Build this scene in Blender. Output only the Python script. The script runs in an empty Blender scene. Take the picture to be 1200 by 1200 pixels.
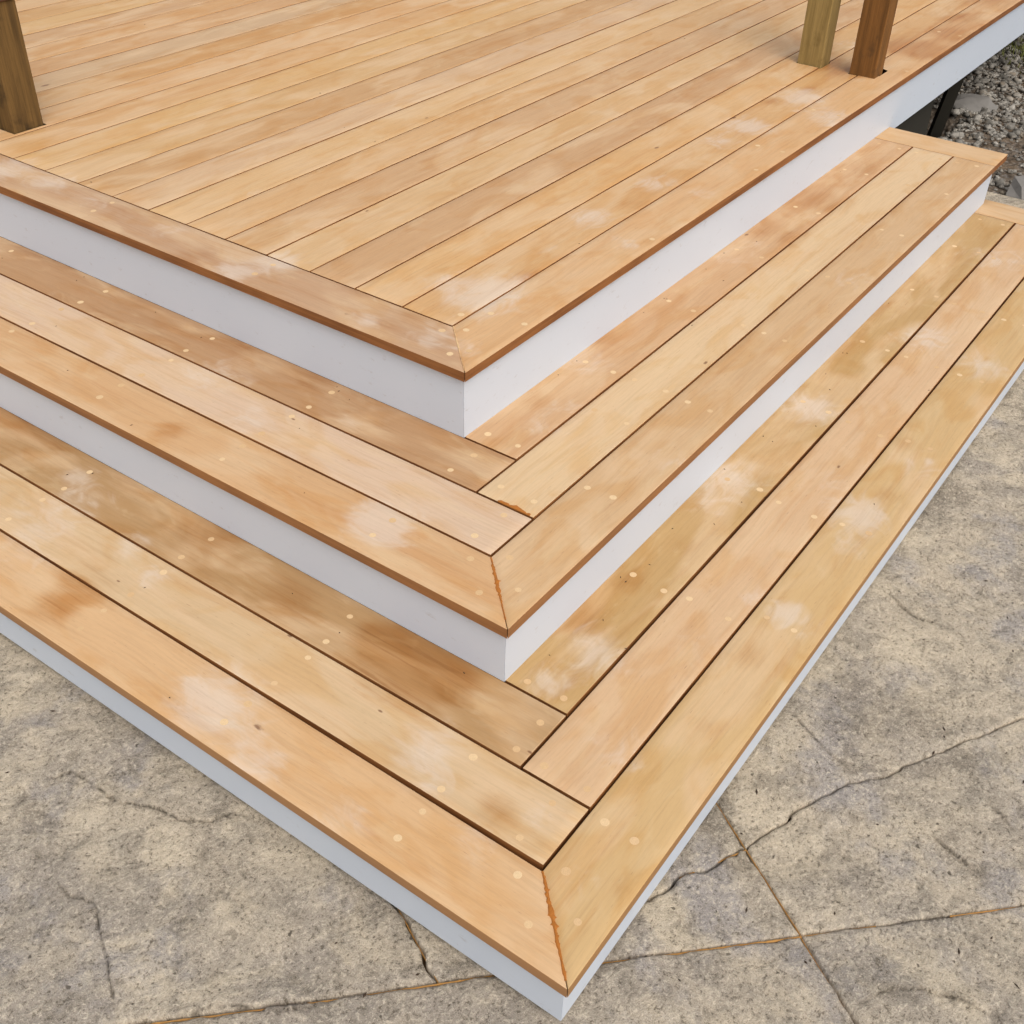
import bpy, math, random
import numpy as np
from mathutils import Vector, Matrix
from mathutils.geometry import delaunay_2d_cdt

scene = bpy.context.scene
COL = scene.collection
rng = random.Random(7)

# ------------------------------------------------------------------ camera
CAMPOS = (-0.76961, -0.40684, 1.67638)
CAMROT = [[0.583063, -0.812071, 0.024054], [-0.488802, -0.374299, -0.788018], [0.64893, 0.447706, -0.615182]]                        # rows: right, down, forward

cam_d = bpy.data.cameras.new('camera')
cam = bpy.data.objects.new('camera', cam_d)
COL.objects.link(cam)
cam_d.sensor_fit = 'HORIZONTAL'
cam_d.sensor_width = 36.0
cam_d.lens = 1321.14 / 1200 * 36.0
cam_d.clip_start = 0.02
cam_d.clip_end = 500
CX, CY, CZ = CAMROT
cam.matrix_world = Matrix(((CX[0], -CY[0], -CZ[0], CAMPOS[0]),
                           (CX[1], -CY[1], -CZ[1], CAMPOS[1]),
                           (CX[2], -CY[2], -CZ[2], CAMPOS[2]),
                           (0, 0, 0, 1)))
scene.camera = cam

# ------------------------------------------------------------------ sky, sun, exposure
SUN_EL, SUN_AZ = math.radians(52), math.radians(209)     # azimuth clockwise from +Y
world = bpy.data.worlds.new('World')
scene.world = world
world.use_nodes = True
wn, wl = world.node_tree.nodes, world.node_tree.links
wn.clear()
sky = wn.new('ShaderNodeTexSky')
sky.sky_type = 'NISHITA'
sky.sun_disc = False
sky.sun_elevation = SUN_EL
sky.sun_rotation = SUN_AZ
sky.air_density = 1.0
sky.dust_density = 5.0
sky.ozone_density = 1.0
hsv = wn.new('ShaderNodeHueSaturation')
hsv.inputs['Saturation'].default_value = 0.42             # cloud cover: nearly colourless sky
bg = wn.new('ShaderNodeBackground')
bg.inputs['Strength'].default_value = 0.15
wo = wn.new('ShaderNodeOutputWorld')
wl.new(sky.outputs[0], hsv.inputs['Color'])
wl.new(hsv.outputs[0], bg.inputs['Color'])
wl.new(bg.outputs[0], wo.inputs['Surface'])

sun_d = bpy.data.lights.new('sun', 'SUN')
sun_d.energy = 0.8
sun_d.angle = math.radians(70)
sun_d.color = (1.0, 0.975, 0.94)
sun = bpy.data.objects.new('sun', sun_d)
COL.objects.link(sun)
sd = Vector((math.cos(SUN_EL) * math.sin(SUN_AZ), math.cos(SUN_EL) * math.cos(SUN_AZ), math.sin(SUN_EL)))
sun.rotation_euler = sd.to_track_quat('Z', 'Y').to_euler()
sun.location = sd * 20

scene.view_settings.view_transform = 'Standard'
scene.view_settings.look = 'None'
scene.view_settings.gamma = 1.0
scene.view_settings.use_curve_mapping = False
scene.view_settings.exposure = 0.22


# ------------------------------------------------------------------ helpers
def srgb(r, g, b, k=1.0):
    def f(c):
        c /= 255.0
        return (c / 12.92 if c <= 0.04045 else ((c + 0.055) / 1.055) ** 2.4) * k
    return (f(r), f(g), f(b), 1.0)


def link(name, me, parent=None, loc=(0, 0, 0), rotz=0.0):
    o = bpy.data.objects.new(name, me)
    COL.objects.link(o)
    if parent is not None:
        o.parent = parent
    o.location = loc
    o.rotation_euler = (0, 0, rotz)
    return o


def tag(o, label=None, cat=None, group=None, kind=None):
    if label: o['label'] = label
    if cat: o['category'] = cat
    if group: o['group'] = group
    if kind: o['kind'] = kind
    return o


def mesh(name, verts, faces, mats=(), midx=None, smooth=False):
    me = bpy.data.meshes.new(name)
    me.from_pydata([tuple(map(float, v)) for v in verts], [], [tuple(map(int, f)) for f in faces])
    for m in mats:
        me.materials.append(m)
    if midx is not None:
        me.polygons.foreach_set('material_index', np.asarray(midx, dtype=np.int32))
    if smooth:
        me.polygons.foreach_set('use_smooth', np.ones(len(me.polygons), dtype=bool))
    me.update()
    return me


def prism(name, poly, z0, z1, mat, parent=None, loc=(0, 0, 0), bevel=0.0):
    """Vertical prism over a plan polygon (counter-clockwise)."""
    n = len(poly)
    v = [(x, y, z0) for x, y in poly] + [(x, y, z1) for x, y in poly]
    f = [tuple(reversed(range(n))), tuple(range(n, 2 * n))]
    f += [(i, (i + 1) % n, n + (i + 1) % n, n + i) for i in range(n)]
    o = link(name, mesh(name, v, f, [mat]), parent, loc)
    if bevel:
        b = o.modifiers.new('bevel', 'BEVEL')
        b.width = bevel
        b.segments = 2
        b.limit_method = 'ANGLE'
    return o


def rect(x0, x1, y0, y1):
    return [(x0, y0), (x1, y0), (x1, y1), (x0, y1)]


# numpy value noise -------------------------------------------------------
_T = np.random.RandomState(3).rand(512, 512)


def vnoise(x, y, seed=0):
    x = np.asarray(x, float) + seed * 17.31
    y = np.asarray(y, float) + seed * 9.77
    xi, yi = np.floor(x).astype(int), np.floor(y).astype(int)
    fx, fy = x - xi, y - yi
    fx, fy = fx * fx * (3 - 2 * fx), fy * fy * (3 - 2 * fy)
    g = lambda a, b: _T[a % 512, b % 512]
    return ((g(xi, yi) * (1 - fx) + g(xi + 1, yi) * fx) * (1 - fy)
            + (g(xi, yi + 1) * (1 - fx) + g(xi + 1, yi + 1) * fx) * fy) - 0.5


def fbm(x, y, f, octv=4, seed=0, gain=0.5):
    s, a = 0.0, 1.0
    for i in range(octv):
        s = s + a * vnoise(x * f, y * f, seed + i)
        f *= 2.03
        a *= gain
    return s


# shader helper -----------------------------------------------------------
class NT:
    def __init__(self, name):
        self.m = bpy.data.materials.new(name)
        self.m.use_nodes = True
        self.t = self.m.node_tree
        self.n, self.l = self.t.nodes, self.t.links
        self.n.clear()
        self.out = self.n.new('ShaderNodeOutputMaterial')
        self.b = self.n.new('ShaderNodeBsdfPrincipled')
        self.l.new(self.b.outputs[0], self.out.inputs[0])

    def put(self, sock, v):
        if isinstance(v, bpy.types.NodeSocket):
            self.l.new(v, sock)
        else:
            sock.default_value = v

    def coord(self, which='Object'):
        return self.n.new('ShaderNodeTexCoord').outputs[which]

    def info(self, which):
        return self.n.new('ShaderNodeObjectInfo').outputs[which]

    def attr(self, name):
        a = self.n.new('ShaderNodeAttribute')
        a.attribute_name = name
        return a.outputs['Fac']

    def vmath(self, op, a, b):
        k = self.n.new('ShaderNodeVectorMath')
        k.operation = op
        self.put(k.inputs[0], a)
        self.put(k.inputs[1], b)
        return k.outputs[0]

    def math(self, op, a, b=0.0, clamp=False):
        k = self.n.new('ShaderNodeMath')
        k.operation = op
        k.use_clamp = clamp
        self.put(k.inputs[0], a)
        self.put(k.inputs[1], b)
        return k.outputs[0]

    def noise(self, vec, scale, detail=4, rough=0.55, dist=0.0):
        k = self.n.new('ShaderNodeTexNoise')
        self.put(k.inputs['Vector'], vec)
        k.inputs['Scale'].default_value = scale
        k.inputs['Detail'].default_value = detail
        k.inputs['Roughness'].default_value = rough
        k.inputs['Distortion'].default_value = dist
        return k.outputs['Fac']

    def voro(self, vec, scale, feature='F1'):
        k = self.n.new('ShaderNodeTexVoronoi')
        k.feature = feature
        self.put(k.inputs['Vector'], vec)
        k.inputs['Scale'].default_value = scale
        return k.outputs['Distance']

    def ramp(self, v, lo, hi, a=0.0, b=1.0):
        k = self.n.new('ShaderNodeMapRange')
        k.interpolation_type = 'SMOOTHSTEP'
        self.put(k.inputs[0], v)
        k.inputs[1].default_value = lo
        k.inputs[2].default_value = hi
        k.inputs[3].default_value = a
        k.inputs[4].default_value = b
        return k.outputs[0]

    def mix(self, fac, a, b, mode='MIX'):
        k = self.n.new('ShaderNodeMix')
        k.data_type = 'RGBA'
        k.blend_type = mode
        self.put(k.inputs[0], fac)
        self.put(k.inputs[6], a)
        self.put(k.inputs[7], b)
        return k.outputs[2]

    def bump(self, h, dist, strength=1.0):
        k = self.n.new('ShaderNodeBump')
        k.inputs['Strength'].default_value = strength
        k.inputs['Distance'].default_value = dist
        self.put(k.inputs['Height'], h)
        self.l.new(k.outputs[0], self.b.inputs['Normal'])

    def fin(self, color, rough, spec=0.3):
        self.put(self.b.inputs['Base Color'], color)
        self.put(self.b.inputs['Roughness'], rough)
        self.put(self.b.inputs['Specular IOR Level'], spec)
        return self.m


def plain(name, c, rough=0.6, nscale=30, amt=0.12, spec=0.3):
    t = NT(name)
    p = t.coord('Object')
    n = t.noise(p, nscale, 5)
    k = t.math('ADD', t.math('MULTIPLY', n, amt * 2), 1 - amt)
    col = t.mix(1.0, c, t.mix(k, (0, 0, 0, 1), (1, 1, 1, 1)), 'MULTIPLY')
    return t.fin(col, rough, spec)


# ------------------------------------------------------------------ materials
def wood_top():
    t = NT('sanded_hardwood')
    p0 = t.coord('Object')
    r = t.info('Random')
    off = t.mix(1.0, (37.0, 0.0, 0.0, 1), (37.0, 0, 0, 1), 'MIX')
    k = t.n.new('ShaderNodeCombineXYZ')
    t.put(k.inputs[0], t.math('MULTIPLY', r, 83.0))
    t.put(k.inputs[1], t.math('MULTIPLY', r, 31.0))
    t.put(k.inputs[2], t.math('MULTIPLY', r, 57.0))
    p = t.vmath('ADD', p0, k.outputs[0])
    warp = t.noise(p, 2.2, 2)
    wv = t.n.new('ShaderNodeCombineXYZ')
    t.put(wv.inputs[1], t.math('MULTIPLY', t.math('SUBTRACT', warp, 0.5), 0.045))
    pw = t.vmath('ADD', p, wv.outputs[0])
    streak = t.noise(t.vmath('MULTIPLY', pw, (1.5, 26.0, 26.0)), 1.0, 7, 0.66, 0.2)
    grain = t.noise(t.vmath('MULTIPLY', pw, (7.0, 190.0, 190.0)), 1.0, 3, 0.6)
    fine = t.noise(t.vmath('MULTIPLY', p, (60.0, 900.0, 900.0)), 1.0, 2, 0.6)
    blot = t.noise(t.vmath('MULTIPLY', p, (2.6, 7.0, 7.0)), 1.0, 3, 0.5, 0.8)
    blot2 = t.noise(t.vmath('MULTIPLY', p, (4.2, 9.0, 9.0)), 1.3, 4, 0.5, 0.7)
    haze_ = t.noise(t.vmath('MULTIPLY', p, (6.0, 16.0, 16.0)), 1.0, 4, 0.6, 1.2)
    base = t.info('Color')
    # broad colour drift: pale pink, golden, red-brown heartwood streaks
    c = t.mix(t.math('MULTIPLY', t.ramp(blot, 0.46, 0.64), 0.55), base, srgb(223, 190, 150, K))
    c = t.mix(t.math('MULTIPLY', t.ramp(blot2, 0.47, 0.66), 0.62), c, t.mix(1.0, c, (0.93, 0.81, 0.61, 1), 'MULTIPLY'))
    c = t.mix(t.math('MULTIPLY', t.ramp(haze_, 0.52, 0.70), 0.2), c, srgb(228, 202, 160, K))
    c = t.mix(t.math('MULTIPLY', t.ramp(streak, 0.51, 0.68), 0.48), c, t.mix(1.0, c, (0.88, 0.75, 0.60, 1), 'MULTIPLY'))
    c = t.mix(t.math('MULTIPLY', t.ramp(streak, 0.46, 0.28), 0.25), c, t.mix(1.0, c, (1.06, 1.08, 1.10, 1), 'MULTIPLY'))
    # darker brown patches
    brown_patch = t.attr('brown_patch')
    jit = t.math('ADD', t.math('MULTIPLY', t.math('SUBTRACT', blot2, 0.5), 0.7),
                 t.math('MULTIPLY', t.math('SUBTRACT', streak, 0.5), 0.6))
    wm = t.ramp(t.math('ADD', brown_patch, jit), 0.15, 0.85)
    wm = t.math('MULTIPLY', wm, t.ramp(brown_patch, 0.0, 0.2))
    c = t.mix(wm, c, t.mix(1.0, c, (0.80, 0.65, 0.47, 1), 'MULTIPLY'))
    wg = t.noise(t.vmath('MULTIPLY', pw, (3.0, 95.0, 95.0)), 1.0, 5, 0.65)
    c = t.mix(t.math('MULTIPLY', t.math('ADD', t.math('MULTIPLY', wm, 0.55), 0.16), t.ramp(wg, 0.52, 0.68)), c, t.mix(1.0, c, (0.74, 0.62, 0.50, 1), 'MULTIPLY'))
    # pale sanding dust
    dust = t.attr('dust')
    swirl = t.noise(t.vmath('MULTIPLY', p, (11.0, 17.0, 17.0)), 1.0, 5, 0.55, 1.6)
    edge = t.math('ADD', dust, t.math('ADD', t.math('MULTIPLY', t.math('SUBTRACT', swirl, 0.5), 1.5), t.math('MULTIPLY', jit, 0.8)))
    dm = t.math('ADD', t.math('MULTIPLY', t.ramp(edge, 0.22, 0.85), 0.22), t.math('MULTIPLY', t.ramp(edge, 0.05, 1.15), 0.34))
    dm = t.math('MULTIPLY', dm, t.ramp(dust, 0.0, 0.22))
    c = t.mix(dm, c, srgb(230, 214, 196, K))
    # fine grain and pores
    g = t.ramp(grain, 0.28, 0.72, 0.925, 1.045)
    c = t.mix(1.0, c, t.mix(g, (0, 0, 0, 1), (1, 1, 1, 1)), 'MULTIPLY')
    f = t.ramp(fine, 0.3, 0.7, 0.95, 1.04)
    c = t.mix(1.0, c, t.mix(f, (0, 0, 0, 1), (1, 1, 1, 1)), 'MULTIPLY')
    pore = t.ramp(t.noise(t.vmath('MULTIPLY', p, (45.0, 420.0, 420.0)), 1.0, 1), 0.72, 0.80)
    c = t.mix(t.math('MULTIPLY', pore, 0.35), c, srgb(120, 70, 35))
    knot = t.attr('knot')
    km = t.ramp(t.math('ADD', knot, t.math('MULTIPLY', t.math('SUBTRACT', t.noise(t.vmath('MULTIPLY', p, (90, 220, 220)), 1.0, 3), 0.5), 0.9)), 0.35, 0.85)
    c = t.mix(t.math('MULTIPLY', km, t.math('MULTIPLY', t.ramp(knot, 0.02, 0.3), 0.72)), c, srgb(104, 62, 36))
    t.bump(t.math('ADD', t.math('MULTIPLY', grain, 0.6), t.math('MULTIPLY', fine, 0.4)), 0.0006, 0.35)
    rough = t.math('SUBTRACT', t.ramp(blot, 0.3, 0.7, 0.50, 0.62), t.math('MULTIPLY', wm, 0.10))
    return t.fin(c, rough, 0.32)


def wood_edge():
    t = NT('oiled_board_edge')
    p = t.vmath('MULTIPLY', t.coord('Object'), (3.0, 120.0, 120.0))
    n = t.noise(p, 1.0, 4, 0.6)
    n = t.math('ADD', t.math('MULTIPLY', n, 0.5), t.math('MULTIPLY', t.noise(t.vmath('MULTIPLY', t.coord('Object'), (4, 9, 9)), 1.0, 4), 0.5))
    c = t.mix(t.ramp(n, 0.38, 0.62), srgb(142, 92, 49), srgb(110, 67, 34))
    c = t.mix(t.info('Alpha'), c, t.mix(1.0, t.info('Color'), (0.66, 0.58, 0.5, 1), 'MULTIPLY'))   # lower boards were sanded on the edge too
    return t.fin(c, 0.55, 0.3)


def paint():
    t = NT('white_fascia_paint')
    p = t.coord('Object')
    n = t.noise(p, 3.0, 4)
    c = t.mix(n, srgb(201, 208, 217), srgb(194, 202, 212))
    scuff = t.ramp(t.noise(t.vmath('MULTIPLY', p, (22, 22, 50)), 1.0, 6, 0.75), 0.60, 0.70)
    c = t.mix(t.math('MULTIPLY', scuff, 0.30), c, srgb(150, 140, 132))
    t.bump(t.noise(t.vmath('MULTIPLY', p, (30, 30, 300)), 1.0, 3), 0.0005, 0.25)
    return t.fin(c, 0.42, 0.4)


def post_wood(name, a, b, d):
    t = NT(name)
    p = t.coord('Object')
    rings = t.noise(t.vmath('MULTIPLY', p, (30, 30, 2.2)), 1.0, 5, 0.6, 0.6)
    gr = t.noise(t.vmath('MULTIPLY', p, (220, 220, 9)), 1.0, 3)
    c = t.mix(t.ramp(rings, 0.35, 0.62), a, b)
    c = t.mix(t.ramp(t.noise(p, 14, 4), 0.52, 0.75, 0, 0.75), c, d)
    c = t.mix(1.0, c, t.mix(t.ramp(gr, 0.3, 0.7, 0.8, 1.1), (0, 0, 0, 1), (1, 1, 1, 1)), 'MULTIPLY')
    t.bump(gr, 0.001, 0.4)
    return t.fin(c, 0.7, 0.2)


def stone():
    t = NT('stamped_stone')
    p = t.coord('Object')
    sq = t.vmath('MULTIPLY', p, (1.0, 1.0, 0.3))
    big = t.noise(sq, 2.4, 4, 0.55, 0.5)
    mid = t.noise(sq, 10, 7, 0.66, 0.4)
    md2 = t.noise(sq, 27, 6, 0.68, 0.3)
    sp = t.noise(sq, 130, 5, 0.72)
    sp2 = t.noise(sq, 430, 3, 0.7)
    c = t.mix(t.ramp(big, 0.38, 0.62), srgb(164, 153, 139), srgb(194, 179, 156))
    c = t.mix(t.ramp(mid, 0.47, 0.62, 0, 0.62), c, srgb(150, 140, 125))
    c = t.mix(t.ramp(t.noise(sq, 5.5, 6, 0.6, 0.6), 0.50, 0.64, 0, 0.8), c, srgb(208, 192, 166))
    c = t.mix(t.ramp(t.noise(sq, 4.0, 5, 0.62), 0.52, 0.65, 0, 0.6), c, srgb(156, 151, 150))
    c = t.mix(t.ramp(t.noise(sq, 3.1, 6, 0.66, 0.8), 0.55, 0.66, 0, 0.55), c, srgb(122, 112, 98))
    c = t.mix(t.ramp(md2, 0.53, 0.64, 0, 0.38), c, srgb(214, 200, 176))
    c = t.mix(t.ramp(md2, 0.46, 0.34, 0, 0.5), c, srgb(114, 105, 90))
    c = t.mix(t.ramp(sp, 0.54, 0.62, 0, 0.5), c, srgb(228, 214, 190))
    c = t.mix(t.ramp(sp, 0.45, 0.36, 0, 0.72), c, srgb(92, 82, 66))
    c = t.mix(t.ramp(sp2, 0.56, 0.66, 0, 0.45), c, srgb(230, 218, 198))
    c = t.mix(t.ramp(sp2, 0.43, 0.33, 0, 0.5), c, srgb(84, 75, 60))
    pit = t.ramp(t.noise(p, 62, 2, 0.5), 0.70, 0.76, 0, 0.75)
    c = t.mix(pit, c, srgb(62, 54, 42))
    ck = t.attr('crease')
    ckm = t.math('MULTIPLY', ck, t.ramp(t.noise(p, 30, 3), 0.35, 0.62, 0.4, 0.95))
    c = t.mix(ckm, c, srgb(60, 52, 42))
    t.bump(t.math('ADD', t.math('MULTIPLY', md2, 1.2), t.math('ADD', t.math('MULTIPLY', sp, 0.5), t.math('MULTIPLY', sp2, 0.2))), 0.011, 1.0)
    return t.fin(c, 0.85, 0.2)


def mortar():
    t = NT('joint_sand')
    p = t.coord('Object')
    n = t.noise(p, 40, 6, 0.7)
    c = t.mix(t.ramp(t.noise(p, 6, 3), 0.45, 0.7), srgb(58, 44, 30), srgb(140, 108, 66))
    c = t.mix(t.ramp(n, 0.5, 0.3), c, srgb(40, 28, 18))
    t.bump(n, 0.006, 0.8)
    return t.fin(c, 0.9, 0.1)


def soil():
    t = NT('gravelly_soil')
    p = t.coord('Object')
    n = t.noise(p, 14, 8, 0.7)
    v = t.voro(p, 38)
    c = t.mix(t.ramp(n, 0.35, 0.65), srgb(74, 64, 54), srgb(116, 104, 90))
    c = t.mix(t.ramp(v, 0.1, 0.5, 0.5, 0), c, srgb(150, 145, 138))
    c = t.mix(t.ramp(t.noise(p, 2.2, 4), 0.52, 0.68, 0, 0.7), c, srgb(104, 84, 62))
    t.bump(t.math('ADD', n, v), 0.02, 0.8)
    return t.fin(c, 0.9, 0.1)


def pebble_mat():
    t = NT('grey_pebble')
    p = t.coord('Object')
    n = t.noise(p, 24, 3)
    v = t.n.new('ShaderNodeTexVoronoi')
    t.put(v.inputs['Vector'], p)
    v.inputs['Scale'].default_value = 30
    sep = t.n.new('ShaderNodeSeparateColor')
    t.l.new(v.outputs['Color'], sep.inputs[0])
    c = t.mix(sep.outputs[0], srgb(88, 84, 77), srgb(164, 158, 147))
    c = t.mix(t.ramp(sep.outputs[1], 0.75, 1.0, 0, 0.6), c, srgb(128, 112, 92))
    c = t.mix(1.0, c, t.mix(t.ramp(n, 0.2, 0.8, 0.75, 1.1), (0, 0, 0, 1), (1, 1, 1, 1)), 'MULTIPLY')
    return t.fin(c, 0.8, 0.2)


K = 0.86                                                   # picture tone -> base colour of sunlit wood
M_WOOD = wood_top()
M_EDGE = wood_edge()
M_PAINT = paint()

def plug_mat():
    t = NT('plug_end_grain')
    r = t.info('Random')
    c = t.mix(t.ramp(r, 0.1, 0.9), srgb(232, 200, 154, 0.9), srgb(220, 182, 134, 0.88))
    n = t.noise(t.coord('Object'), 520, 3)
    c = t.mix(1.0, c, t.mix(t.ramp(n, 0.3, 0.7, 0.86, 1.06), (0, 0, 0, 1), (1, 1, 1, 1)), 'MULTIPLY')
    return t.fin(c, 0.6, 0.3)


M_PLUG = plug_mat()
M_RING = plain('plug_glue_ring', srgb(158, 106, 60), 0.6, 200, 0.2)
M_GLUE = plain('amber_glue', srgb(182, 112, 44, 0.85), 0.45, 200, 0.3)
M_PALEGLUE = plain('pale_glue', srgb(226, 190, 140, 0.9), 0.5, 200, 0.15)
M_JOIST = plain('treated_pine', srgb(112, 100, 70), 0.8, 20, 0.25)
M_POST_A = post_wood('weathered_post', srgb(84, 63, 34), srgb(108, 82, 45), srgb(54, 41, 25))
M_POST_B = post_wood('treated_post', srgb(132, 110, 64), srgb(152, 128, 78), srgb(112, 91, 50))
M_POST_C = post_wood('stained_post', srgb(100, 68, 33), srgb(126, 86, 43), srgb(70, 52, 34))
M_SEAT = plain('red_brown_seat', srgb(92, 56, 40), 0.6, 20, 0.25)
M_STONE = stone()
M_MORTAR = mortar()
M_SAND = plain('amber_sand', srgb(172, 128, 72), 0.9, 220, 0.5)
M_PROP = plain('dark_plank', srgb(46, 43, 35), 0.8, 20, 0.25)  # prop plank, and the added slab that darkens the gap under the deck
M_ROCK = plain('grey_rock', srgb(122, 118, 112), 0.85, 40, 0.3)
M_SOIL = soil()
M_PEBBLE = pebble_mat()
M_GRASS = plain('grass_blade', (0.16, 0.17, 0.04, 1), 0.7, 30, 0.3)
M_TWIG = plain('dark_twig', srgb(62, 48, 36), 0.8, 40, 0.3)

# ------------------------------------------------------------------ measured layout (metres)
# dust and darker brown patches on the boards per level: x, y, radius, strength
DUST = {
 3: [(1.124, 1.014, 0.088, 1), (1.214, 1.006, 0.059, 0.8), (0.928, 0.894, 0.034, 0.7), (1.676, 1.061, 0.07, 0.8), (1.607, 0.901, 0.036, 0.8), (1.99, 1.047, 0.058, 0.7), (2.596, 1.048, 0.081, 1), (2.422, 1.055, 0.058, 0.7), (2.998, 1.037, 0.088, 0.9), (2.852, 0.903, 0.091, 0.7), (2.788, 0.817, 0.055, 0.6), (3.688, 1.106, 0.106, 0.4), (0.869, 1.563, 0.064, 0.8), (0.977, 1.501, 0.06, 0.9), (0.917, 0.986, 0.052, 0.7), (0.889, 1.147, 0.04, 0.6), (0.93, 2.517, 0.081, 0.8), (0.942, 2.335, 0.066, 0.7), (0.937, 2.155, 0.058, 0.5), (0.936, 1.852, 0.054, 0.4), (1.247, 1.865, 0.051, 0.3), (1.143, 1.13, 0.048, 0.5), (1.452, 1.046, 0.046, 0.35), (2.019, 0.913, 0.052, 0.4)],
 2: [(0.507, 0.778, 0.066, 1), (0.533, 0.834, 0.044, 0.7), (0.701, 1.474, 0.096, 0.6), (0.633, 1.263, 0.068, 0.5), (0.619, 0.632, 0.039, 0.4), (1.062, 0.437, 0.06, 0.4), (1.298, 0.806, 0.068, 0.5), (1.003, 0.73, 0.048, 0.5), (1.091, 0.731, 0.045, 0.5), (0.748, 1.087, 0.049, 0.4), (2.139, 0.445, 0.087, 0.4), (2.063, 0.801, 0.071, 0.5), (2.173, 0.801, 0.054, 0.4), (0.667, 2.142, 0.085, 0.3)],
 1: [(0.072, 0.809, 0.078, 1), (0.101, 0.875, 0.048, 0.5), (0.03, 0.668, 0.061, 0.6), (0.026, 0.465, 0.051, 0.45), (0.222, 0.443, 0.064, 0.7), (0.249, 1.528, 0.093, 0.4), (0.335, 1.492, 0.061, 0.5), (0.274, 1.302, 0.04, 0.7), (0.243, 1.184, 0.038, 0.7), (0.363, 1.588, 0.043, 0.6), (0.228, 0.194, 0.034, 0.5), (1.327, 0.08, 0.069, 1), (1.215, 0.068, 0.045, 0.6), (0.935, 0.071, 0.053, 0.8), (2.167, 0.067, 0.07, 0.7), (1.619, 0.04, 0.065, 0.5), (1.418, 0.216, 0.072, 0.35), (1.697, 0.371, 0.073, 1), (1.282, 0.392, 0.08, 0.8), (1.163, 0.386, 0.05, 0.6), (0.607, 0.333, 0.065, 0.8), (0.483, 0.368, 0.041, 0.8), (2.238, 0.258, 0.09, 0.7), (0.42, 0.179, 0.064, 0.4), (0.738, 0.179, 0.059, 0.3), (0.934, 0.166, 0.045, 0.4), (0.161, 0.067, 0.049, 0.35), (0.127, 0.259, 0.05, 0.5), (0.173, 0.385, 0.031, 0.5), (2.896, 0.279, 0.105, 0.6), (0.122, 1.455, 0.076, 0.5)],
}
BROWN_PATCH = {
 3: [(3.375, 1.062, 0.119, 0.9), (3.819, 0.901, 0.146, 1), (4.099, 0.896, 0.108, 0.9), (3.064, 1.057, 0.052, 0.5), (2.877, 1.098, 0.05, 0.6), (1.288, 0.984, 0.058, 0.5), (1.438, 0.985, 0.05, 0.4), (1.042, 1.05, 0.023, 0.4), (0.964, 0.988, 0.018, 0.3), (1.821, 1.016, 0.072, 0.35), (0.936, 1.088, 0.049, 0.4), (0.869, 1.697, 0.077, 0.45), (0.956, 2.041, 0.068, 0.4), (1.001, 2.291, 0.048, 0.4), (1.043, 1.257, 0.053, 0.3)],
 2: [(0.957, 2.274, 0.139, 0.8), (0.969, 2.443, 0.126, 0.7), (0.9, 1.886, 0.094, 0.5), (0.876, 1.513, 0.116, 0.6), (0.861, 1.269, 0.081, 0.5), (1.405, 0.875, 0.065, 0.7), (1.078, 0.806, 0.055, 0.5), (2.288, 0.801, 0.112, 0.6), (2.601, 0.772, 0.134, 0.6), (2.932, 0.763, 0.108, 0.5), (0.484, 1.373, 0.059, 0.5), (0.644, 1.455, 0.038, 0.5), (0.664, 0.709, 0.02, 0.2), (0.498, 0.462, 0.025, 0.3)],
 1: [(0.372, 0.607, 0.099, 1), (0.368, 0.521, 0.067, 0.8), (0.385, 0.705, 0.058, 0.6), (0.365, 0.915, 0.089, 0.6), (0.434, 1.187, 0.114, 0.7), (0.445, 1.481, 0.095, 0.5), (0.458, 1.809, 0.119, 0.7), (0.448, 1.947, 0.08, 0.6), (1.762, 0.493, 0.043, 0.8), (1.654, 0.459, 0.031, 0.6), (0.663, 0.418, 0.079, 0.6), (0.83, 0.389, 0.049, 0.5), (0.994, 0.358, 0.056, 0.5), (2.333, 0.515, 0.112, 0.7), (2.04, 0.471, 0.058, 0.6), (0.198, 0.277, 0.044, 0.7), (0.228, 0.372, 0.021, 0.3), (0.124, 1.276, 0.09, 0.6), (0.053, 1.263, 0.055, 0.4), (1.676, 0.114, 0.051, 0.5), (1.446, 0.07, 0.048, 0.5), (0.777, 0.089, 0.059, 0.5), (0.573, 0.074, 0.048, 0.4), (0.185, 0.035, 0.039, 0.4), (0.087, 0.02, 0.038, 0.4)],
}
CREASES= [[(0.714, -0.312), (0.7, -0.359), (0.691, -0.393), (0.675, -0.443)], [(0.826, 0.005), (0.799, -0.044), (0.773, -0.1), (0.755, -0.155)], [(0.308, -0.342), (0.382, -0.383), (0.409, -0.42), (0.423, -0.473), (0.435, -0.526)], [(-0.188, 1.018), (-0.153, 1.035), (-0.123, 1.012), (-0.112, 0.916), (-0.082, 0.813), (-0.076, 0.774), (-0.04, 0.725), (-0.013, 0.711), (0.008, 0.667)], [(-0.277, 0.867), (-0.286, 0.81), (-0.271, 0.762), (-0.29, 0.721), (-0.33, 0.649), (-0.375, 0.579)], [(-0.239, 0.931), (-0.277, 0.867)], [(0.85, -0.373), (0.821, -0.429), (0.801, -0.465)], [(1.299, -0.019), (1.252, -0.096), (1.257, -0.171)], [(1.579, 0.315), (1.504, 0.235), (1.536, 0.137), (1.447, 0.037)], [(-0.329, 0.505), (-0.269, 0.458), (-0.219, 0.378), (-0.156, 0.312)]]

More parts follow.
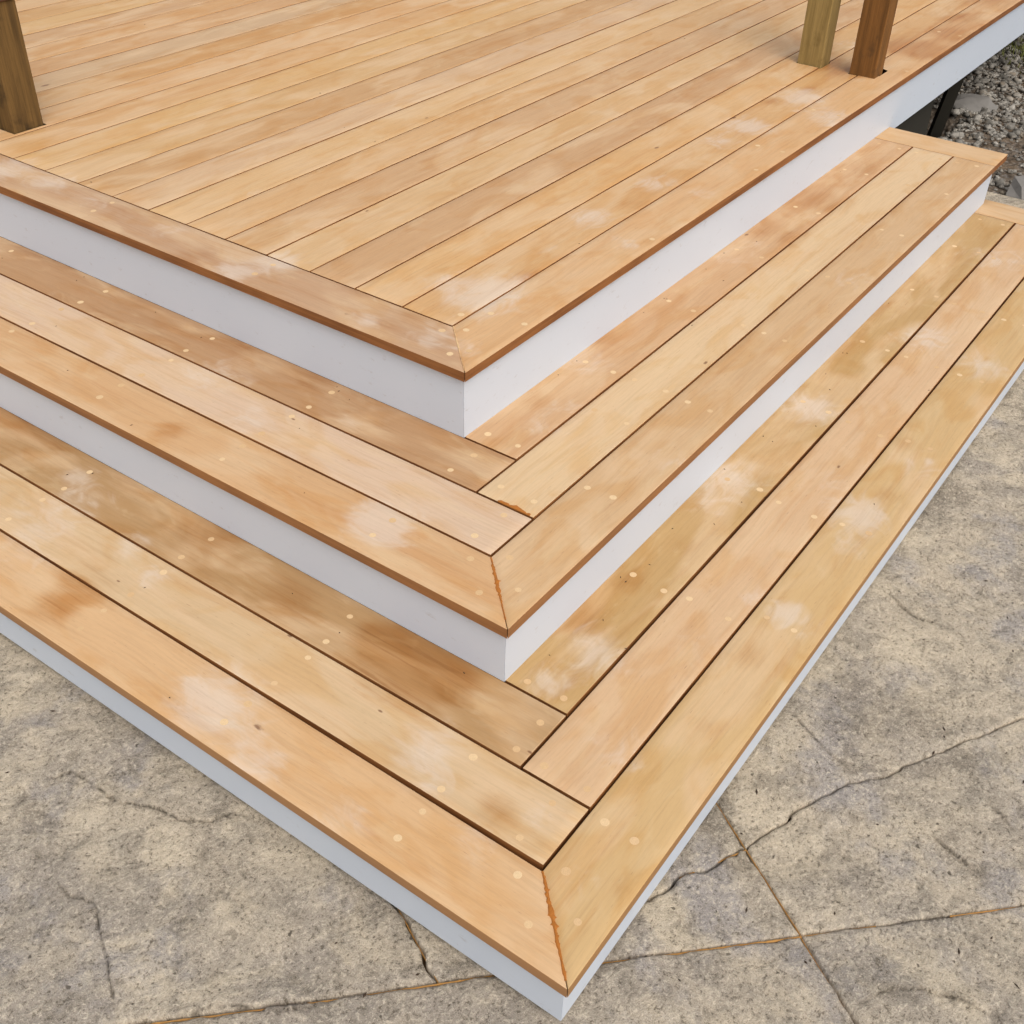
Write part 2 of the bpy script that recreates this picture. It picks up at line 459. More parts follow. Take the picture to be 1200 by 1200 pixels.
P = 0.145                                                  # board pitch
G = 0.0055                                                 # gap between tread boards
T = 0.0228                                                 # board thickness
O = 0.0138                                                 # nosing overhang
TIP = {1: (0.0, 0.0, 0.1255), 2: (0.4235, 0.4178, 0.2789), 3: (0.8418, 0.8352, 0.4550)}
PATIO_Z = -0.017
Y_END = 5.6
X_DECK = 6.6
X_STEP = {1: 3.362, 2: 3.412}                              # right-hand ends of the treads
X_RETURN = {1: 3.28, 2: 3.320}


def field(D, tier, x, y):
    s = np.zeros_like(x)
    for (bx, by, r, a) in D[tier]:
        d2 = ((x - bx) ** 2 + (y - by) ** 2) / (r * r)
        s = s + a * np.exp(-d2)
    return np.clip(s, 0, 1.25)


KNOTS = {3: [(1.441, .942, .011), (.883, 1.199, .010), (2.005, 1.883, .008), (1.444, 3.051, .016), (1.341, 1.547, .007), (2.244, 1.18, .010), (2.639, 1.121, .012)],
         2: [(.681, 1.196, .006), (2.22, .838, .01), (1.475, .58, .008)],
         1: [(.085, .714, .011), (.076, .09, .006), (1.483, .205, .007), (.329, .297, .006), (.189, 1.228, .005), (.243, .57, .006), (.285, .837, .006)]}

_board_n = [0]
SURF = {}


def board(parent, tier, axis, u0, u1, v0, v1, color, mitre=False, du=0.022, taper=None, holes=(), dz=0.0, name='deck_board', brown_patch0=0.0, label=None):
    """One plank. axis 'x': runs along +x, v across +y.  axis 'y': runs along +y, v across +x.
    u, v are measured from the tier's tip; mitre cuts the near end at 45 degrees."""
    a, b, z = TIP[tier]
    _board_n[0] += 1
    sgn = 1.0 if axis == 'x' else -1.0
    w = v1 - v0
    r = 0.0016 if tier < 3 else 0.0010

    def uv2w(u, v):
        return (a + u, b + v) if axis == 'x' else (a + v, b + u)

    L = u1 - u0
    knots = []
    for (kx, ky, kr) in KNOTS[tier]:
        ku, kv = (kx - a, ky - b) if axis == 'x' else (ky - b, kx - a)
        if u0 < ku < u1 and v0 < kv < v1:
            knots.append((ku, kv, kr))
    us = set(np.linspace(u0 + 0.0025, u1 - 0.0025, max(2, int(L / du))).round(5))
    vs = set(np.linspace(v0 + r, v1 - r, 9).round(5))
    for ku, kv, kr in knots:
        us |= set(np.arange(ku - 2.6 * kr, ku + 2.6 * kr, kr * 0.3).round(5))
        vs |= set(np.arange(kv - 1.6 * kr, kv + 1.6 * kr, kr * 0.25).round(5))
    for (h0, h1, g0, g1) in holes:                         # post holes: u range, v range
        us |= {h0, h1}
        vs |= {g0, g1}
    us = sorted(u for u in us if u0 + 0.0024 <= u <= u1 - 0.0024)
    us = [u0 + 0.0005] + us + [u1 - 0.0005]
    vs = [v for v in sorted(vs) if v0 + r - 1e-6 <= v <= v1 - r + 1e-6]
    # profile across: (v, z)
    prof = [(v0, -T), (v0, -r), (v0 + 0.3 * r, -0.3 * r)] + [(v, 0.0) for v in vs] + [(v1 - 0.3 * r, -0.3 * r), (v1, -r), (v1, -T)]
    U, V = np.meshgrid(np.array(us), np.array([q[0] for q in prof]), indexing='ij')
    Z = np.tile(np.array([q[1] for q in prof]), (len(us), 1))
    Z[0, 3:-3] -= 0.0012
    Z[-1, 3:-3] -= 0.0012
    rise = 0.0007 * vnoise(U * 1.7, V * 3.0, _board_n[0]) + 0.0004 * vnoise(U * 6, V * 20, _board_n[0] + 3)
    Z[:, 1:-1] += rise[:, 1:-1]
    if taper:
        amt, ln = taper                                    # plank sawn slightly narrow towards its near end
        f = np.clip(1 - (U - u0) / ln, 0, 1) * amt
        V = V + f * (v1 - V) / w
    if mitre:
        s = (U - u0) / L
        U = np.where(True, V + 0.0004 + s * (u1 - V), U)
    X, Y = uv2w(U, V)
    dust = field(DUST, tier, X, Y)
    brown_patch = field(BROWN_PATCH, tier, X, Y) + brown_patch0
    kn = np.zeros_like(X)
    for ku, kv, kr in knots:
        kn = np.maximum(kn, np.exp(-(((U - ku) / (1.25 * kr)) ** 2 + ((V - kv) / (0.6 * kr)) ** 2)))
    nu, nv = U.shape
    verts = np.stack([U, sgn * V, Z], -1).reshape(-1, 3)
    idx = np.arange(nu * nv).reshape(nu, nv)
    faces, mi = [], []
    for i in range(nu - 1):
        for j in range(nv - 1):
            uu, vv = 0.5 * (us[i] + us[i + 1]), 0.5 * (prof[j][0] + prof[j + 1][0])
            if any(h0 < uu < h1 and g0 < vv < g1 for (h0, h1, g0, g1) in holes):
                continue
            q = (idx[i, j], idx[i + 1, j], idx[i + 1, j + 1], idx[i, j + 1])
            faces.append(q if sgn > 0 else q[::-1])
            mi.append(1 if j in (0, 1, nv - 3, nv - 2) else 0)
    for i, rev in ((0, False), (nu - 1, True)):            # end caps
        q = list(idx[i, :])
        if rev == (sgn > 0):
            q = q[::-1]
        faces.append(tuple(q))
        mi.append(1)
    # underside
    q = (idx[0, 0], idx[0, -1], idx[-1, -1], idx[-1, 0])
    faces.append(q if sgn > 0 else q[::-1])
    mi.append(1)
    me = mesh(name, verts, faces, [M_WOOD, M_EDGE], mi, smooth=True)
    try:
        me.set_sharp_from_angle(angle=math.radians(50))
    except Exception:
        pass
    for nm, arr in (('dust', dust), ('brown_patch', brown_patch), ('knot', kn)):
        at = me.attributes.new(nm, 'FLOAT', 'POINT')
        at.data.foreach_set('value', arr.reshape(-1).astype(np.float32))
    o = link(name, me, parent, (a, b, z + dz), 0.0 if axis == 'x' else math.pi / 2)
    o.color = (color[0], color[1], color[2], ({1: 0.6, 2: 0.25, 3: 0.0}[tier] if mitre else 0.0))
    SURF[o.name] = _board_n[0]
    if label:
        o['label'] = label
    return o


_plug = None


def plug(bo, axis, tier, x, y):
    """Timber plug set in a board, a hair proud of it."""
    global _plug
    a, b, z = TIP[tier]
    if _plug is None:
        n, R = 20, 0.0072
        v = [(R * math.cos(2 * math.pi * i / n), R * math.sin(2 * math.pi * i / n), -0.004) for i in range(n)]
        v += [(R * math.cos(2 * math.pi * i / n), R * math.sin(2 * math.pi * i / n), 0.00012) for i in range(n)]
        v += [(0.9 * R * math.cos(2 * math.pi * i / n), 0.9 * R * math.sin(2 * math.pi * i / n), 0.00018) for i in range(n)]
        f = [(i, (i + 1) % n, n + (i + 1) % n, n + i) for i in range(n)]
        f += [(n + i, n + (i + 1) % n, 2 * n + (i + 1) % n, 2 * n + i) for i in range(n)]
        f.append(tuple(range(2 * n, 3 * n)))
        _plug = mesh('plug', v, f, [M_PLUG, M_RING], [1] * n + [0] * (n + 1))
    lx, ly = (x - a, y - b) if axis == 'x' else (y - b, -(x - a))
    lx, ly = lx + rng.uniform(-.004, .004), ly + rng.uniform(-.003, .003)
    n_ = SURF[bo.name]
    zs_ = 0.0007 * float(vnoise(lx * 1.7, abs(ly) * 3.0, n_)) + 0.0004 * float(vnoise(lx * 6, abs(ly) * 20, n_ + 3))
    o = link('plug', _plug, bo, (lx, ly, zs_), rng.uniform(0, 6))
    s = rng.uniform(0.88, 1.12)
    o.scale = (s, s * rng.uniform(0.92, 1.05), 1)
    return o


def ribbon(name, parent, p0, p1, z, w0, w1, mat, seed, bulge=0.0, n=70):
    """Ragged bead of glue squeezed from a joint, following p0-p1."""
    rr = random.Random(seed)
    p0, p1 = Vector(p0), Vector(p1)
    d = (p1 - p0)
    L = d.length
    d.normalize()
    nrm = Vector((-d.y, d.x))
    V, F = [], []
    for i in range(n + 1):
        s = i / n
        w = w0 + (w1 - w0) * s + bulge * math.exp(-((s - 0.6) / 0.22) ** 2)
        a_ = w * (0.55 + 0.9 * abs(vnoise(s * 14, 0.3, seed)) * 2 + (rr.random() < 0.12) * rr.random() * 0.9)
        b_ = w * (0.55 + 0.9 * abs(vnoise(s * 17, 5.3, seed + 2)) * 2 + (rr.random() < 0.12) * rr.random() * 0.9)
        c = p0 + d * (L * s)
        h = 0.0014 + 0.0012 * rr.random()
        V += [(*(c - nrm * a_), z - 0.001), (*(c - nrm * a_ * 0.45), z + h), (*(c + nrm * b_ * 0.45), z + h * 0.8), (*(c + nrm * b_), z - 0.001)]
    for i in range(n):
        k = 4 * i
        for j in range(3):
            F.append((k + j, k + 4 + j, k + 5 + j, k + 1 + j))
    return link(name, mesh(name, V, F, [mat], smooth=True), parent)


def fascia(parent, tier, z0, axis, x1=None, y1=None, label=None):
    """White fascia boards under a nosing, mitred at the corner."""
    a, b, z = TIP[tier]
    th = 0.020
    fx, fy = a + O, b + O
    if axis == 'y':
        poly = [(fx, fy), (fx + th, fy + th), (fx + th, y1), (fx, y1)]
    else:
        poly = [(fx + 0.0006, fy), (x1, fy), (x1, fy + th), (fx + th + 0.0006, fy + th)]
    o = prism('fascia_board', poly, z0, z - T - 0.0006, M_PAINT, parent, bevel=0.0008)
    if label:
        o['label'] = label
    return o


BROWN_PATCH[3] += [(4.35, .905, .16, .7), (4.75, .91, .2, .7), (3.75, 1.05, .12, .4)]


def wc(r, g, b):
    return srgb(r - 5, g - 2, b - 1, K)


def empty(name, loc=(0, 0, 0)):
    return link(name, None, None, loc)


# ------------------------------------------------------------------ steps
def make_step(tier, cols, label):
    a, b, z = TIP[tier]
    na, nb, nz = TIP[tier + 1]
    root = empty('deck_step')
    tag(root, label, 'step', 'steps wrapping the deck corner')
    xe = X_STEP[tier] - a
    xin = xe - P + 0.0005                                  # where the end board starts
    yl = Y_END - b
    v3x = na + O + 0.0003 - a
    v3y = nb + O + 0.012 - b
    B = {}
    B['L1'] = board(root, tier, 'y', 0, yl, 0, P - G / 2, cols['L1'], mitre=True)
    B['L2'] = board(root, tier, 'y', P + G / 2, yl, P + G / 2, 2 * P - G / 2, cols['L2'], taper=(0.0045, 1.0) if tier == 1 else None)
    B['L3'] = board(root, tier, 'y', 2 * P + G / 2, yl, 2 * P + G / 2, v3x, cols['L3'], dz=-0.0004)
    B['R1'] = board(root, tier, 'x', 0, xin, 0, P - G / 2, cols['R1'], mitre=True)
    B['R2'] = board(root, tier, 'x', 2 * P + G / 2, xin, P + G / 2, 2 * P - G / 2, cols['R2'])
    B['R3'] = board(root, tier, 'x', v3x + 0.0052, xin, 2 * P + G / 2 + (0.0015 if tier == 1 else 0), v3y, cols['R3'], dz=-0.0003)
    # end board, running across the right-hand ends of the tread
    e = board(root, tier, 'y', 0.0, v3y, xin + 0.0006, xe, cols['E'])
    fascia(root, tier, -0.001 if tier == 1 else TIP[tier - 1][2] - 0.0008, 'y', y1=Y_END)
    fascia(root, tier, -0.001 if tier == 1 else TIP[tier - 1][2] - 0.0008, 'x', x1=X_RETURN[tier])
    zb = -0.001 if tier == 1 else TIP[tier - 1][2] - 0.0008
    prism('fascia_board', rect(X_RETURN[tier] - 0.02, X_RETURN[tier], b + O + 0.0206, nb + O - 0.002), zb, z - T - 0.0006, M_PAINT, root)
    # bearers that carry the boards
    zj = z - T - 0.001
    hb = 0.085
    for yy in (0.6, 1.2, 1.8, 2.4, 3.0, 3.6, 4.2, 4.8, 5.4):
        prism('bearer', rect(a + 0.05, a + 0.415, yy - .02, yy + .02), zj - hb, zj, M_JOIST, root)
    for xx in (0.87, 1.27, 1.68, 2.1, 2.5, 2.9, 3.22):
        prism('bearer', rect(xx - .02, xx + .02, b + 0.05, b + 0.415), zj - hb, zj, M_JOIST, root)
    # timber plugs in pairs over each bearer
    ys = [1.18, 1.58, 1.98, 2.38, 2.78, 3.18] if tier == 1 else [1.205, 1.609, 2.02, 2.417, 2.82, 3.22]
    if tier == 1:
        l1 = [.371, .773] + ys
        l2 = [.206, .372, .773] + ys
        l3 = [.318, .776] + ys
        r1 = [.28, .90, 1.283, 1.69, 2.09, 2.49, 2.89, 3.17]
        r2 = [.323, .851, 1.268, 1.68, 2.09, 2.49, 2.89, 3.17]
        r3 = [.469, .848, 1.277, 1.697, 2.10, 2.50, 2.90, 3.17]
    else:
        l1 = [.787] + ys
        l2 = [.623] + ys
        l3 = [.793] + ys
        r1 = [.866, 1.29, 1.70, 2.11, 2.51, 2.91, 3.22]
        r2 = [.76, 1.13, 1.30, 1.70, 2.11, 2.51, 2.91, 3.22]
        r3 = [.899, 1.296, 1.70, 2.11, 2.51, 2.91, 3.22]
    for key, lst in (('L1', l1), ('L2', l2), ('L3', l3)):
        vv = {'L1': (.054, .115), 'L2': (.175, .262), 'L3': (.318, .395)}[key]
        for q in lst:
            for v in vv:
                if key == 'L2' and q == .206 and v > .2: q2 = q
                plug(B[key], 'y', tier, a + v, q + rng.uniform(-.004, .004))
    for key, lst in (('R1', r1), ('R2', r2), ('R3', r3)):
        vv = {'R1': (.053, .113), 'R2': (.175, .262), 'R3': (.318, .396)}[key]
        for q in lst:
            for v in vv:
                plug(B[key], 'x', tier, q + rng.uniform(-.004, .004), b + v)
    # either side of the mitre
    plug(B['L1'], 'y', tier, a + .05, b + .088 + .015)
    plug(B['L1'], 'y', tier, a + .116, b + .168)
    plug(B['R1'], 'x', tier, a + .1, b + .049)
    plug(B['R1'], 'x', tier, a + .161, b + .112)
    return root, B


STEP1, B1 = make_step(1, dict(L1=wc(224, 180, 132), L2=wc(220, 185, 142), L3=wc(188, 147, 100),
                              R1=wc(216, 177, 124), R2=wc(222, 182, 140), R3=wc(200, 160, 106), E=wc(218, 178, 132)),
                      'lowest timber step, its white fascia just above the stone patio')
STEP2, B2 = make_step(2, dict(L1=wc(218, 172, 124), L2=wc(224, 190, 158), L3=wc(192, 148, 106),
                              R1=wc(217, 177, 132), R2=wc(229, 194, 150), R3=wc(214, 170, 126), E=wc(222, 180, 132)),
                      'middle timber step between the lowest step and the deck, amber glue in its mitre')

# amber glue along the mitres and at a board end
a, b, z = TIP[1]
g = ribbon('joint_glue', STEP1, (a + .010, b + .010), (a + .142, b + .142), z, .0030, .0024, M_GLUE, 4, 0.0030)
a, b, z = TIP[2]
g = ribbon('joint_glue', STEP2, (a + .018, b + .018), (a + .142, b + .142), z, .0012, .0016, M_GLUE, 9, 0.0050)
xg = a + 2 * P + G / 2
V, F = [], []
for i in range(41):
    s = i / 40
    y = b + P + 0.012 + s * 0.080
    w = (0.003 + 0.011 * (abs(vnoise(s * 9, 2.2, 5)) * 2) ** 0.8 + 0.004 * abs(vnoise(s * 31, 1.2, 8))) * math.sin(math.pi * min(1, max(0.06, s * 0.94 + .03))) ** 0.4
    V += [(xg + .0004, y, z - .002), (xg + .0008, y, z + .0011), (xg + w * .7, y, z + .0010), (xg + w, y, z - .0006)]
for i in range(40):
    for j in range(3):
        F.append((4 * i + j, 4 * i + 4 + j, 4 * i + 5 + j, 4 * i + 1 + j)[::-1])
link('joint_glue', mesh('joint_glue', V, F, [M_GLUE], smooth=True), STEP2)

# ------------------------------------------------------------------ deck
DECK = empty('timber_deck')
tag(DECK, 'large raised timber deck with white fascia, above the two steps', 'deck')
a, b, z = TIP[3]
GD = 0.0042
PA = (1.110, 1.212, 2.742, 2.842)                          # posts: x0, x1, y0, y1
PB = (3.330, 3.412, 1.120, 1.213)
PC = (3.334, 3.412, 0.918, 1.013)


def hole(pst, pad):
    x0, x1, y0, y1 = pst
    return (x0 - pad - a, x1 + pad - a, y0 - pad - b, y1 + pad - b)


HOLES = [hole(PA, .006), hole(PB, .003), hole(PC, .003)]
LD = board(DECK, 3, 'y', 0, Y_END - b, 0, P - 0.0045, wc(202, 160, 122), mitre=True)
deck_cols = [(219, 180, 136), (214, 174, 126), (218, 178, 128), (205, 168, 128), (216, 182, 138), (208, 172, 132),
             (214, 176, 130), (219, 184, 138), (214, 182, 146), (204, 166, 122), (212, 176, 128), (216, 178, 126),
             (214, 174, 126), (216, 176, 130), (206, 164, 114), (206, 176, 140), (208, 168, 124), (210, 168, 120),
             (206, 170, 130), (214, 178, 128), (206, 166, 116), (216, 182, 140), (208, 166, 120), (214, 176, 128)]
DB = []
nrow = int((Y_END - b) / P)
for k in range(nrow):
    c = deck_cols[k] if k < len(deck_cols) else (208 + rng.randint(-8, 8), 170 + rng.randint(-9, 9), 126 + rng.randint(-8, 8))
    hl = [h for h in HOLES if h[3] > k * P and h[2] < (k + 1) * P]
    v0 = 0 if k == 0 else k * P + GD / 2 + (0.0006 if k in (3, 5) else 0)
    v1 = (k + 1) * P - GD / 2
    gapf = 0.0 if k < 9 else 0.0007
    o = board(DECK, 3, 'x', 0 if k == 0 else P + 0.0004, X_DECK - a, v0 - (gapf if k else 0), v1 + gapf, srgb(c[0] - 1, c[1] - 6, c[2] - 11, K), mitre=(k == 0),
              du=0.03 if k < 6 else 0.06, holes=hl, dz=rng.uniform(-.0004, .0004))
    DB.append(o)
for (x, y) in [(.954, .985), (.887, .912), (.893, 1.51), (.959, 1.508), (.959, 2.109), (.891, 2.104), (.889, 2.71), (.957, 2.71)]:
    plug(LD, 'y', 3, x, y)
for (x, y) in [(.988, .945), (.918, .886)]:
    plug(DB[0], 'x', 3, x, y)
for x in (1.088, 1.66, 2.27, 2.46, 2.88, 3.5, 4.1):
    for y in (.862, .948):
        plug(DB[0], 'x', 3, x, y)
for x in (1.035,):
    plug(DB[1], 'x', 3, x, 1.0)
zf = 0.2560
fascia(DECK, 3, TIP[2][2] - 0.0008, 'y', y1=Y_END)
th = 0.020
# long right-hand fascia: stands on the step, then runs on past it a little deeper
fx = a + O + 0.0006
zs, zt_ = TIP[2][2] - .0008, z - T - .0006
side = [(fx, zs), (3.4135, zs), (3.4135, zf), (X_DECK, zf), (X_DECK, zt_), (fx, zt_)]
V = [(x, b + O, q) for x, q in side] + [(x + (th if i in (0, 5) else 0), b + O + th, q) for i, (x, q) in enumerate(side)]
F = [tuple(range(6)), tuple(reversed(range(6, 12)))] + [(i, 6 + i, 6 + (i + 1) % 6, (i + 1) % 6) for i in range(6)]
link('fascia_board', mesh('fascia_board', V, F, [M_PAINT]), DECK)
zj = z - T - 0.002
for i in range(13):
    xx = 1.2 + i * 0.44
    y0j = b + O + th + .004
    prism('joist', rect(xx - .022, xx + .022, y0j, Y_END), zj - .16, zj, M_JOIST, DECK)
prism('rim_joist', rect(a + O + .022, a + O + .06, b + .1, Y_END), zj - .16, zj, M_JOIST, DECK)
for (x, y) in ((3.9, 1.5), (5.3, 1.5), (6.4, 1.5), (3.9, 3.4), (6.4, 3.4), (1.2, 3.4), (1.2, 5.3), (6.4, 5.3)):
    prism('pile', rect(x - .06, x + .06, y - .06, y + .06), -.12, zj - .16, M_JOIST, DECK)
ribbon('joint_glue', DECK, (a + .006, b + .006), (a + .142, b + .142), z, .0007, .0013, M_PALEGLUE, 21, 0.0010)

# plank propped under the deck edge
prism('bearer', rect(3.46, 4.24, .935, .975), -.2, .30, M_PROP, DECK)  # no real bearer: dark slab added to blacken the gap under the deck
pa_, pb_ = Vector((4.47, .965, -.10)), Vector((4.3616, 0.9, 0.1988))
sp = prism('prop_plank', rect(-.024, .024, -.02, .02), 0, (pb_ - pa_).length * 1.2, M_PROP, DECK, pa_)
sp.rotation_euler = (pb_ - pa_).to_track_quat('Z', 'Y').to_euler()

# ------------------------------------------------------------------ posts and bench
def post(name, r, z0, z1, mat, parent=None):
    x0, x1, y0, y1 = r
    w, d = x1 - x0, y1 - y0
    o = prism(name, rect(-w / 2, w / 2, -d / 2, d / 2), z0, z1, mat, parent, (x0 + w / 2, y0 + d / 2, 0), bevel=.003)
    return o


tag(post('timber_post', PB, -.1, 1.40, M_POST_B), 'pale green brown timber post standing farther in on the deck', 'post', 'pair of posts by the deck edge')
tag(post('timber_post', PC, -.1, 1.40, M_POST_C), 'dark brown timber post closer to the white fascia', 'post', 'pair of posts by the deck edge')
BENCH = empty('deck_bench', (1.16, 2.79, .455))
tag(BENCH, 'dark weathered timber leg of a bench rising from the deck at left', 'bench')
for k in range(2):
    l = post('leg', PA, -.05, .816, M_POST_A, BENCH)
    l.location = (PA[0] / 2 + PA[1] / 2 - 1.16, (PA[2] + PA[3]) / 2 - 2.79 + 1.5 * k, -.455)
s_ = prism('seat', rect(-.16, .06, -.055, 1.75), .3615, .394, M_SEAT, BENCH, bevel=.003)

# ------------------------------------------------------------------ patio
PATIO = empty('patio')
tag(PATIO, kind='structure')
prism('joint_bed', rect(-3.5, 3.86, -3.5, 5.6), -.11, PATIO_Z - .021, M_MORTAR, PATIO)

P0 = (.383, -.221)
P1 = (.481, -.072)
P2 = (-.040, .212)
A_low = [P0, (.29, -.358), (.05, -.71), (-.3, -1.22), (-1.6, -3.2)]
B_right = [P0, (.664, -.504), (1.3, -1.15), (3.2, -3.2)]
B_left = [P0, (.154, .011), (.011, .162), P2]
B_left2 = [P2, (-.149, .318), (-.392, .568), (-1.0, 1.2), (-3.2, 3.4)]
A_up = [P1, (.538, .014), (.62, .15)]
A_mid = [P0, P1]
C_right = [P1, (.60, -.105), (.72, -.165), (.80, -.222), (.93, -.285), (1.094, -.382), (1.9, -.85), (3.84, -1.9)]
C_left = [P1, (.42, -.045), (.358, -.010), (.31, .002), (.268, .022), (.20, .12), (.17, .25), (.1, .5)]
D_ln = [P2, (-.02, .262), (.002, .305), (.1, .5)]


def densify(pl, amp, freq, seed, step=.011):
    out = []
    for i in range(len(pl) - 1):
        p, q = np.array(pl[i]), np.array(pl[i + 1])
        L = np.linalg.norm(q - p)
        near = min(np.linalg.norm(p), np.linalg.norm(q)) < 1.9
        n = max(1, int(L / (step if near else .12)))
        nr = np.array([-(q - p)[1], (q - p)[0]]) / L
        for k in range(n):
            s = k / n
            pt = p + (q - p) * s
            if not (i == 0 and k == 0):
                fade = 1.0
                pt = pt + nr * amp * 2 * fbm(np.array(pt[0] + pt[1] * .37), np.array(pt[1]), freq, 3, seed)
            out.append(tuple(pt))
    out.append(tuple(pl[-1]))
    return out


A_low, B_right, B_left, B_left2, A_up, A_mid, C_right, C_left, D_ln = (
    densify(A_low, .0009, 30, 1), densify(B_right, .0008, 30, 2), densify(B_left, .0009, 30, 3), densify(B_left2, .0010, 30, 4),
    densify(A_up, .0009, 30, 5), densify(A_mid, .0009, 30, 6), densify(C_right, .0055, 13, 7), densify(C_left, .014, 22, 8), densify(D_ln, .005, 18, 9))


def rough(ln, amp, freq, seed):                             # chipped lips of a natural crack
    q = np.array(ln)
    q[1:-1, 0] += amp * 2 * fbm(q[1:-1, 0] * 1.0, q[1:-1, 1], freq, 3, seed)
    q[1:-1, 1] += amp * 2 * fbm(q[1:-1, 0] + 3.1, q[1:-1, 1] + 1.7, freq, 3, seed + 1)
    return [tuple(v) for v in q]


C_right, C_left, D_ln = rough(C_right, .0022, 55, 81), rough(C_left, .0028, 55, 83), rough(D_ln, .0022, 55, 85)


def ring(*parts):
    out = []
    for p_, rev in parts:
        q = p_[::-1] if rev else p_
        if out and np.hypot(out[-1][0] - q[0][0], out[-1][1] - q[0][1]) < 1e-6:
            q = q[1:]
        out += q
    if np.hypot(out[0][0] - out[-1][0], out[0][1] - out[-1][1]) < 1e-6:
        out = out[:-1]
    return out


STONES = [
    ring((A_low, True), (B_right, False)),
    ring((B_left2, True), (B_left, True), (A_low, False), ([(-3.2, -3.2)], False)),
    ring((B_right, True), (A_mid, False), (C_right, False), ([(3.84, -3.2)], False)),
    ring((C_right, True), (A_up, False), ([(.62, 1.2), (3.84, 1.2)], False)),
    ring((A_up, False), ([(.62, .5)], False), (C_left, True)),
    ring((A_mid, False), (C_left, False), (D_ln, True), (B_left, True)),
    ring((B_left2, False), ([(-3.2, 5.4), (.62, 5.4), (.62, .5)], False), (D_ln, True)),
]
GAPS = [.0026, .0044, .0026, .0018, .0036, .0028, .0034]


def inside(px, py, poly):
    r = np.zeros(px.shape, bool)
    n = len(poly)
    for i in range(n):
        x0, y0 = poly[i]
        x1, y1 = poly[(i + 1) % n]
        c = (y0 > py) != (y1 > py)
        with np.errstate(divide='ignore', invalid='ignore'):
            r ^= c & (px < (x1 - x0) * (py - y0) / (y1 - y0 + 1e-12) + x0)
    return r


def polydist(px, py, poly, closed=True):
    d = np.full(px.shape, 9.0)
    sd_ = np.zeros(px.shape)
    n = len(poly)
    for i in range(n if closed else n - 1):
        x0, y0 = poly[i]
        x1, y1 = poly[(i + 1) % n]
        ex, ey = x1 - x0, y1 - y0
        L2 = ex * ex + ey * ey + 1e-12
        s = np.clip(((px - x0) * ex + (py - y0) * ey) / L2, 0, 1)
        dx, dy = px - x0 - s * ex, py - y0 - s * ey
        dd = np.sqrt(dx * dx + dy * dy)
        m = dd < d
        d = np.where(m, dd, d)
        sd_ = np.where(m, np.sign(ex * dy - ey * dx), sd_)
    return d, sd_


CREASES = [densify(c, .004, 14, 30 + i, .008) for i, c in enumerate(CREASES)]


def relief(x, y):
    h = .0075 * fbm(x, y, 5.0, 3, 11) + .0050 * fbm(x, y, 17.0, 3, 12) + .0026 * fbm(x, y, 60.0, 2, 13)
    led = fbm(x + .03 * fbm(x, y, 9, 2, 40), y, 7.0, 3, 15)   # broken slate-like ledges
    h = h + .0016 * np.tanh(led * 22)
    ck = np.zeros_like(x)
    for i, c in enumerate(CREASES):
        lo, hi = np.min(c, 0) - .12, np.max(c, 0) + .12
        m = (x > lo[0]) & (x < hi[0]) & (y > lo[1]) & (y < hi[1])
        if not m.any():
            continue
        d, s = polydist(x[m], y[m], c, False)
        ends = np.minimum(np.hypot(x[m] - c[0][0], y[m] - c[0][1]), np.hypot(x[m] - c[-1][0], y[m] - c[-1][1]))
        fade = np.clip(ends / .05, .15, 1)
        h[m] += fade * (np.where(s > 0, .0042 * np.exp(-d / .035), 0) - .0035 * np.exp(-(d / .0022) ** 2))
        ck[m] = np.maximum(ck[m], fade * np.exp(-(d / .0020) ** 2))
    return h, ck


def wiggle(n, seed):
    return np.random.RandomState(seed).rand(n, 2) - .5


